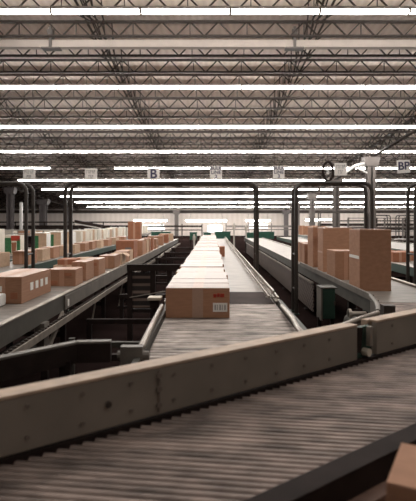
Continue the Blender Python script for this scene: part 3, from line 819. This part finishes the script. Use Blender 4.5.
# ------------------------------------------------------------------ far end of the hall
def green_machine(x, y, w, h, z, label):
    t = thing('green_bin', label, 'bin', (x, y, 0), 0, 'green bins at the far end')
    MB().box(-w / 2, w / 2, -.3, .3, z, z + h, None, .02).build('body', 'green', t)
    MB().box(-w / 2 - .02, w / 2 + .02, -.32, .32, z + h, z + h + .04).build('rim', 'green', t)
    for s in (-1, 1): MB().box(s * w * .42 - .03, s * w * .42 + .03, -.03, .03, 0, z).build('leg', 'dark', t)
names = ['beyond the loose-carton belt', 'just beside the centre line', 'behind the end of the centre line', 'behind the belt of tall cartons', 'beyond the outer pale conveyor', 'standing beyond the wrapped cartons']
for (x, y, w, h, z), nm in zip(((-1.1, 29.5, .40, .40, .66), (-.28, 29.5, .44, .40, .66), (.62, 29.5, .92, .44, .66), (2.35, 29.8, .60, .42, .62), (3.2, 31.2, 1.3, .4, .66), (-3.2, 31.5, 1.2, .45, .6)), names):
    green_machine(x, y, w, h, z, 'green steel bin %s' % nm)
# post stands by the bins
for i, (x, y, h) in enumerate(((-1.02, 28.6, 1.0), (-.62, 28.4, .95), (1.25, 28.4, 1.65), (1.95, 28.6, 1.55))):
    t = thing('bollard_stand', 'thin pale post stand among the green bins, %s across' % nth(i + 1), 'post', (x, y, 0), 0, 'post stands at the far end')
    MB().cyl((0, 0, .02), (0, 0, h), .045, 10).build('post', 'galv', t); MB().box(-.12, .12, -.12, .12, 0, .02).build('base_plate', 'dark', t)
    MB().box(-.09, .09, -.03, .03, h - .35, h - .1).build('reflector', 'rail', t)
# lights hung low over the far packing stations
for i, (xa, xb, y, z) in enumerate(((-7.5, -4.3, 48., 1.84), (-2.55, 1.45, 48., 1.83), (3.2, 5.6, 48., 1.83), (8.6, 11., 46., 1.9))):
    t = thing('hanging_light', 'low white strip light hung on V wires before the far wall, %s across' % nth(i + 1), 'hanging light', ((xa + xb) / 2, y, z), 0, 'low hung lights at the far end')
    hw = (xb - xa) / 2
    MB().box(-hw, hw, -.12, .12, .06, .14).build('housing', 'housing', t)
    MB().box(-hw + .04, hw - .04, -.11, .11, -.09, .06, None, .02).build('tube', 'tube', t)
    for s in (-1, 1):
        MB().beam((s * hw * .8, 0, .14), (s * hw * .55, 0, zl(y) - z + .1), .02, .02).build('wire', 'column', t)
# pipe runs and rail fences across the far end
def fence(name, xa, xb, y, zs, label, m='column_dark', step=1.6, ztop=None, cat='rail fence', th=.07):
    t = thing(name, label, cat, ((xa + xb) / 2, y, 0), 0, 'rails and racks across the far end')
    hw = (xb - xa) / 2
    for z, h in zs: MB().box(-hw, hw, -th / 2, th / 2, z, z + h).build('rail', m, t)
    zt = ztop or max(z + h for z, h in zs)
    n = max(1, int(2 * hw / step))
    for k in range(n + 1):
        x = -hw + 2 * hw * k / n
        MB().box(x - .05, x + .05, -.05, .05, 0, zt).build('post', m, t)
    return t
fence('rack_rail', -23.5, -7.3, 46., ((1.28, .12), (1.00, .32), (1.62, .12)), 'dark overhead conveyor rack behind the wrapped cartons', 'dark', 2.4, 1.75)
fence('guard_rail', -16., -6.6, 30., ((1.17, .08), (.98, .05)), 'pale guard rail behind the wrapped cartons', 'galv', 1.2, 1.28)
fence('rack_rail', -7.0, -1.0, 50., ((1.18, .18), (.85, .1)), 'dark rail before the far wall beside the centre line', 'dark', 1.6, 1.5)
fence('rack_rail', 1.4, 8.2, 50., ((1.16, .2), (.9, .1)), 'dark rail before the far wall past the centre line', 'column', 1.7, 1.6)
fence('guard_rail', 9.8, 19., 36., ((1.95, .05), (1.55, .06), (1.25, .12), (1.0, .08)), 'grey layered guard rail beyond the tall cartons', 'column', 1.3, 1.95)
fence('rack_rail', 9.5, 22., 44., ((1.35, .22), (1.0, .15), (1.75, .1)), 'dark rack before the far wall on the BP sign side', 'dark', 2.2, 2.1)
fence('guard_rail', 9.4, 17.5, 24., ((.86, .05), (1.06, .04), (1.24, .04)), 'low grey rail beyond the tall cartons', 'galv', 1.0, 1.3)
# inclined feeder end over the racks
t = thing('inclined_feeder', 'dark inclined feeder rising over the rack behind the wrapped cartons', 'feeder', (-11.3, 44., 0))
MB().beam((-.75, 0, 1.75), (1.6, 0, 1.32), .5, .26).build('chute', 'dark', t)
MB().beam((-.75, -.3, 1.58), (1.6, -.3, 1.15), .05, .08).build('edge_rail', 'galv', t)
for x in (-.5, 1.2): MB().box(x - .06, x + .06, -.06, .06, 0, 1.3).build('leg', 'dark', t)
# bundles of pale goods along the far cross belt
t = conveyor('belt_conveyor', 'pale cross belt far behind the wrapped cartons', -16., -7.4, 33.5, 34.6, 'belt_pale', 'frame_pale', None, .6)
for i in range(9):
    x = -15.4 + i * .88
    carton(x, 33.7, ZB, .62, .5, .34, 'tan carton on the far cross belt, %s from its outer end' % nth(i + 1), ['kraft', 'kraft_pale', 'wrapped'][i % 3], 0, False, 'cartons on the far cross belt')
t = conveyor('belt_conveyor', 'pale cross belt beyond the tall cartons on the BP sign side', 9.4, 18., 26., 27.2, 'belt_pale', 'frame_pale', None, .6)
t = conveyor('belt_conveyor', 'second pale cross belt beyond the tall cartons, nearer to them', 5.9 + 2.7, 16., 19., 20.3, 'belt_pale', 'darkgreen', None, .6)

# ------------------------------------------------------------------ camera, world, view
w = bpy.data.worlds.new('world'); SC.world = w; w.use_nodes = True
w.node_tree.nodes['Background'].inputs['Color'].default_value = (1, .95, .9, 1); w.node_tree.nodes['Background'].inputs['Strength'].default_value = .2
cd = bpy.data.cameras.new('camera'); cam = bpy.data.objects.new('camera', cd); COL.objects.link(cam)
cam.location = (0, 0, EYE); cam.rotation_euler = (PI / 2, 0, 0)
cd.sensor_fit = 'AUTO'; cd.sensor_width = 36; cd.lens = 36 * 500 / 501
cd.shift_x = -4 / 501; cd.shift_y = -28.5 / 501
cd.clip_start = .05; cd.clip_end = 300
cd.dof.use_dof = True; cd.dof.focus_distance = 7.0; cd.dof.aperture_fstop = 2.6
SC.camera = cam
SC.view_settings.view_transform = 'Standard'; SC.view_settings.look = 'None'; SC.view_settings.gamma = 1; SC.view_settings.use_curve_mapping = False
SC.view_settings.exposure = 0.34
SC.cycles.use_denoising = True; SC.cycles.use_adaptive_sampling = False
SC.cycles.max_bounces = 6; SC.cycles.diffuse_bounces = 4; SC.cycles.glossy_bounces = 3
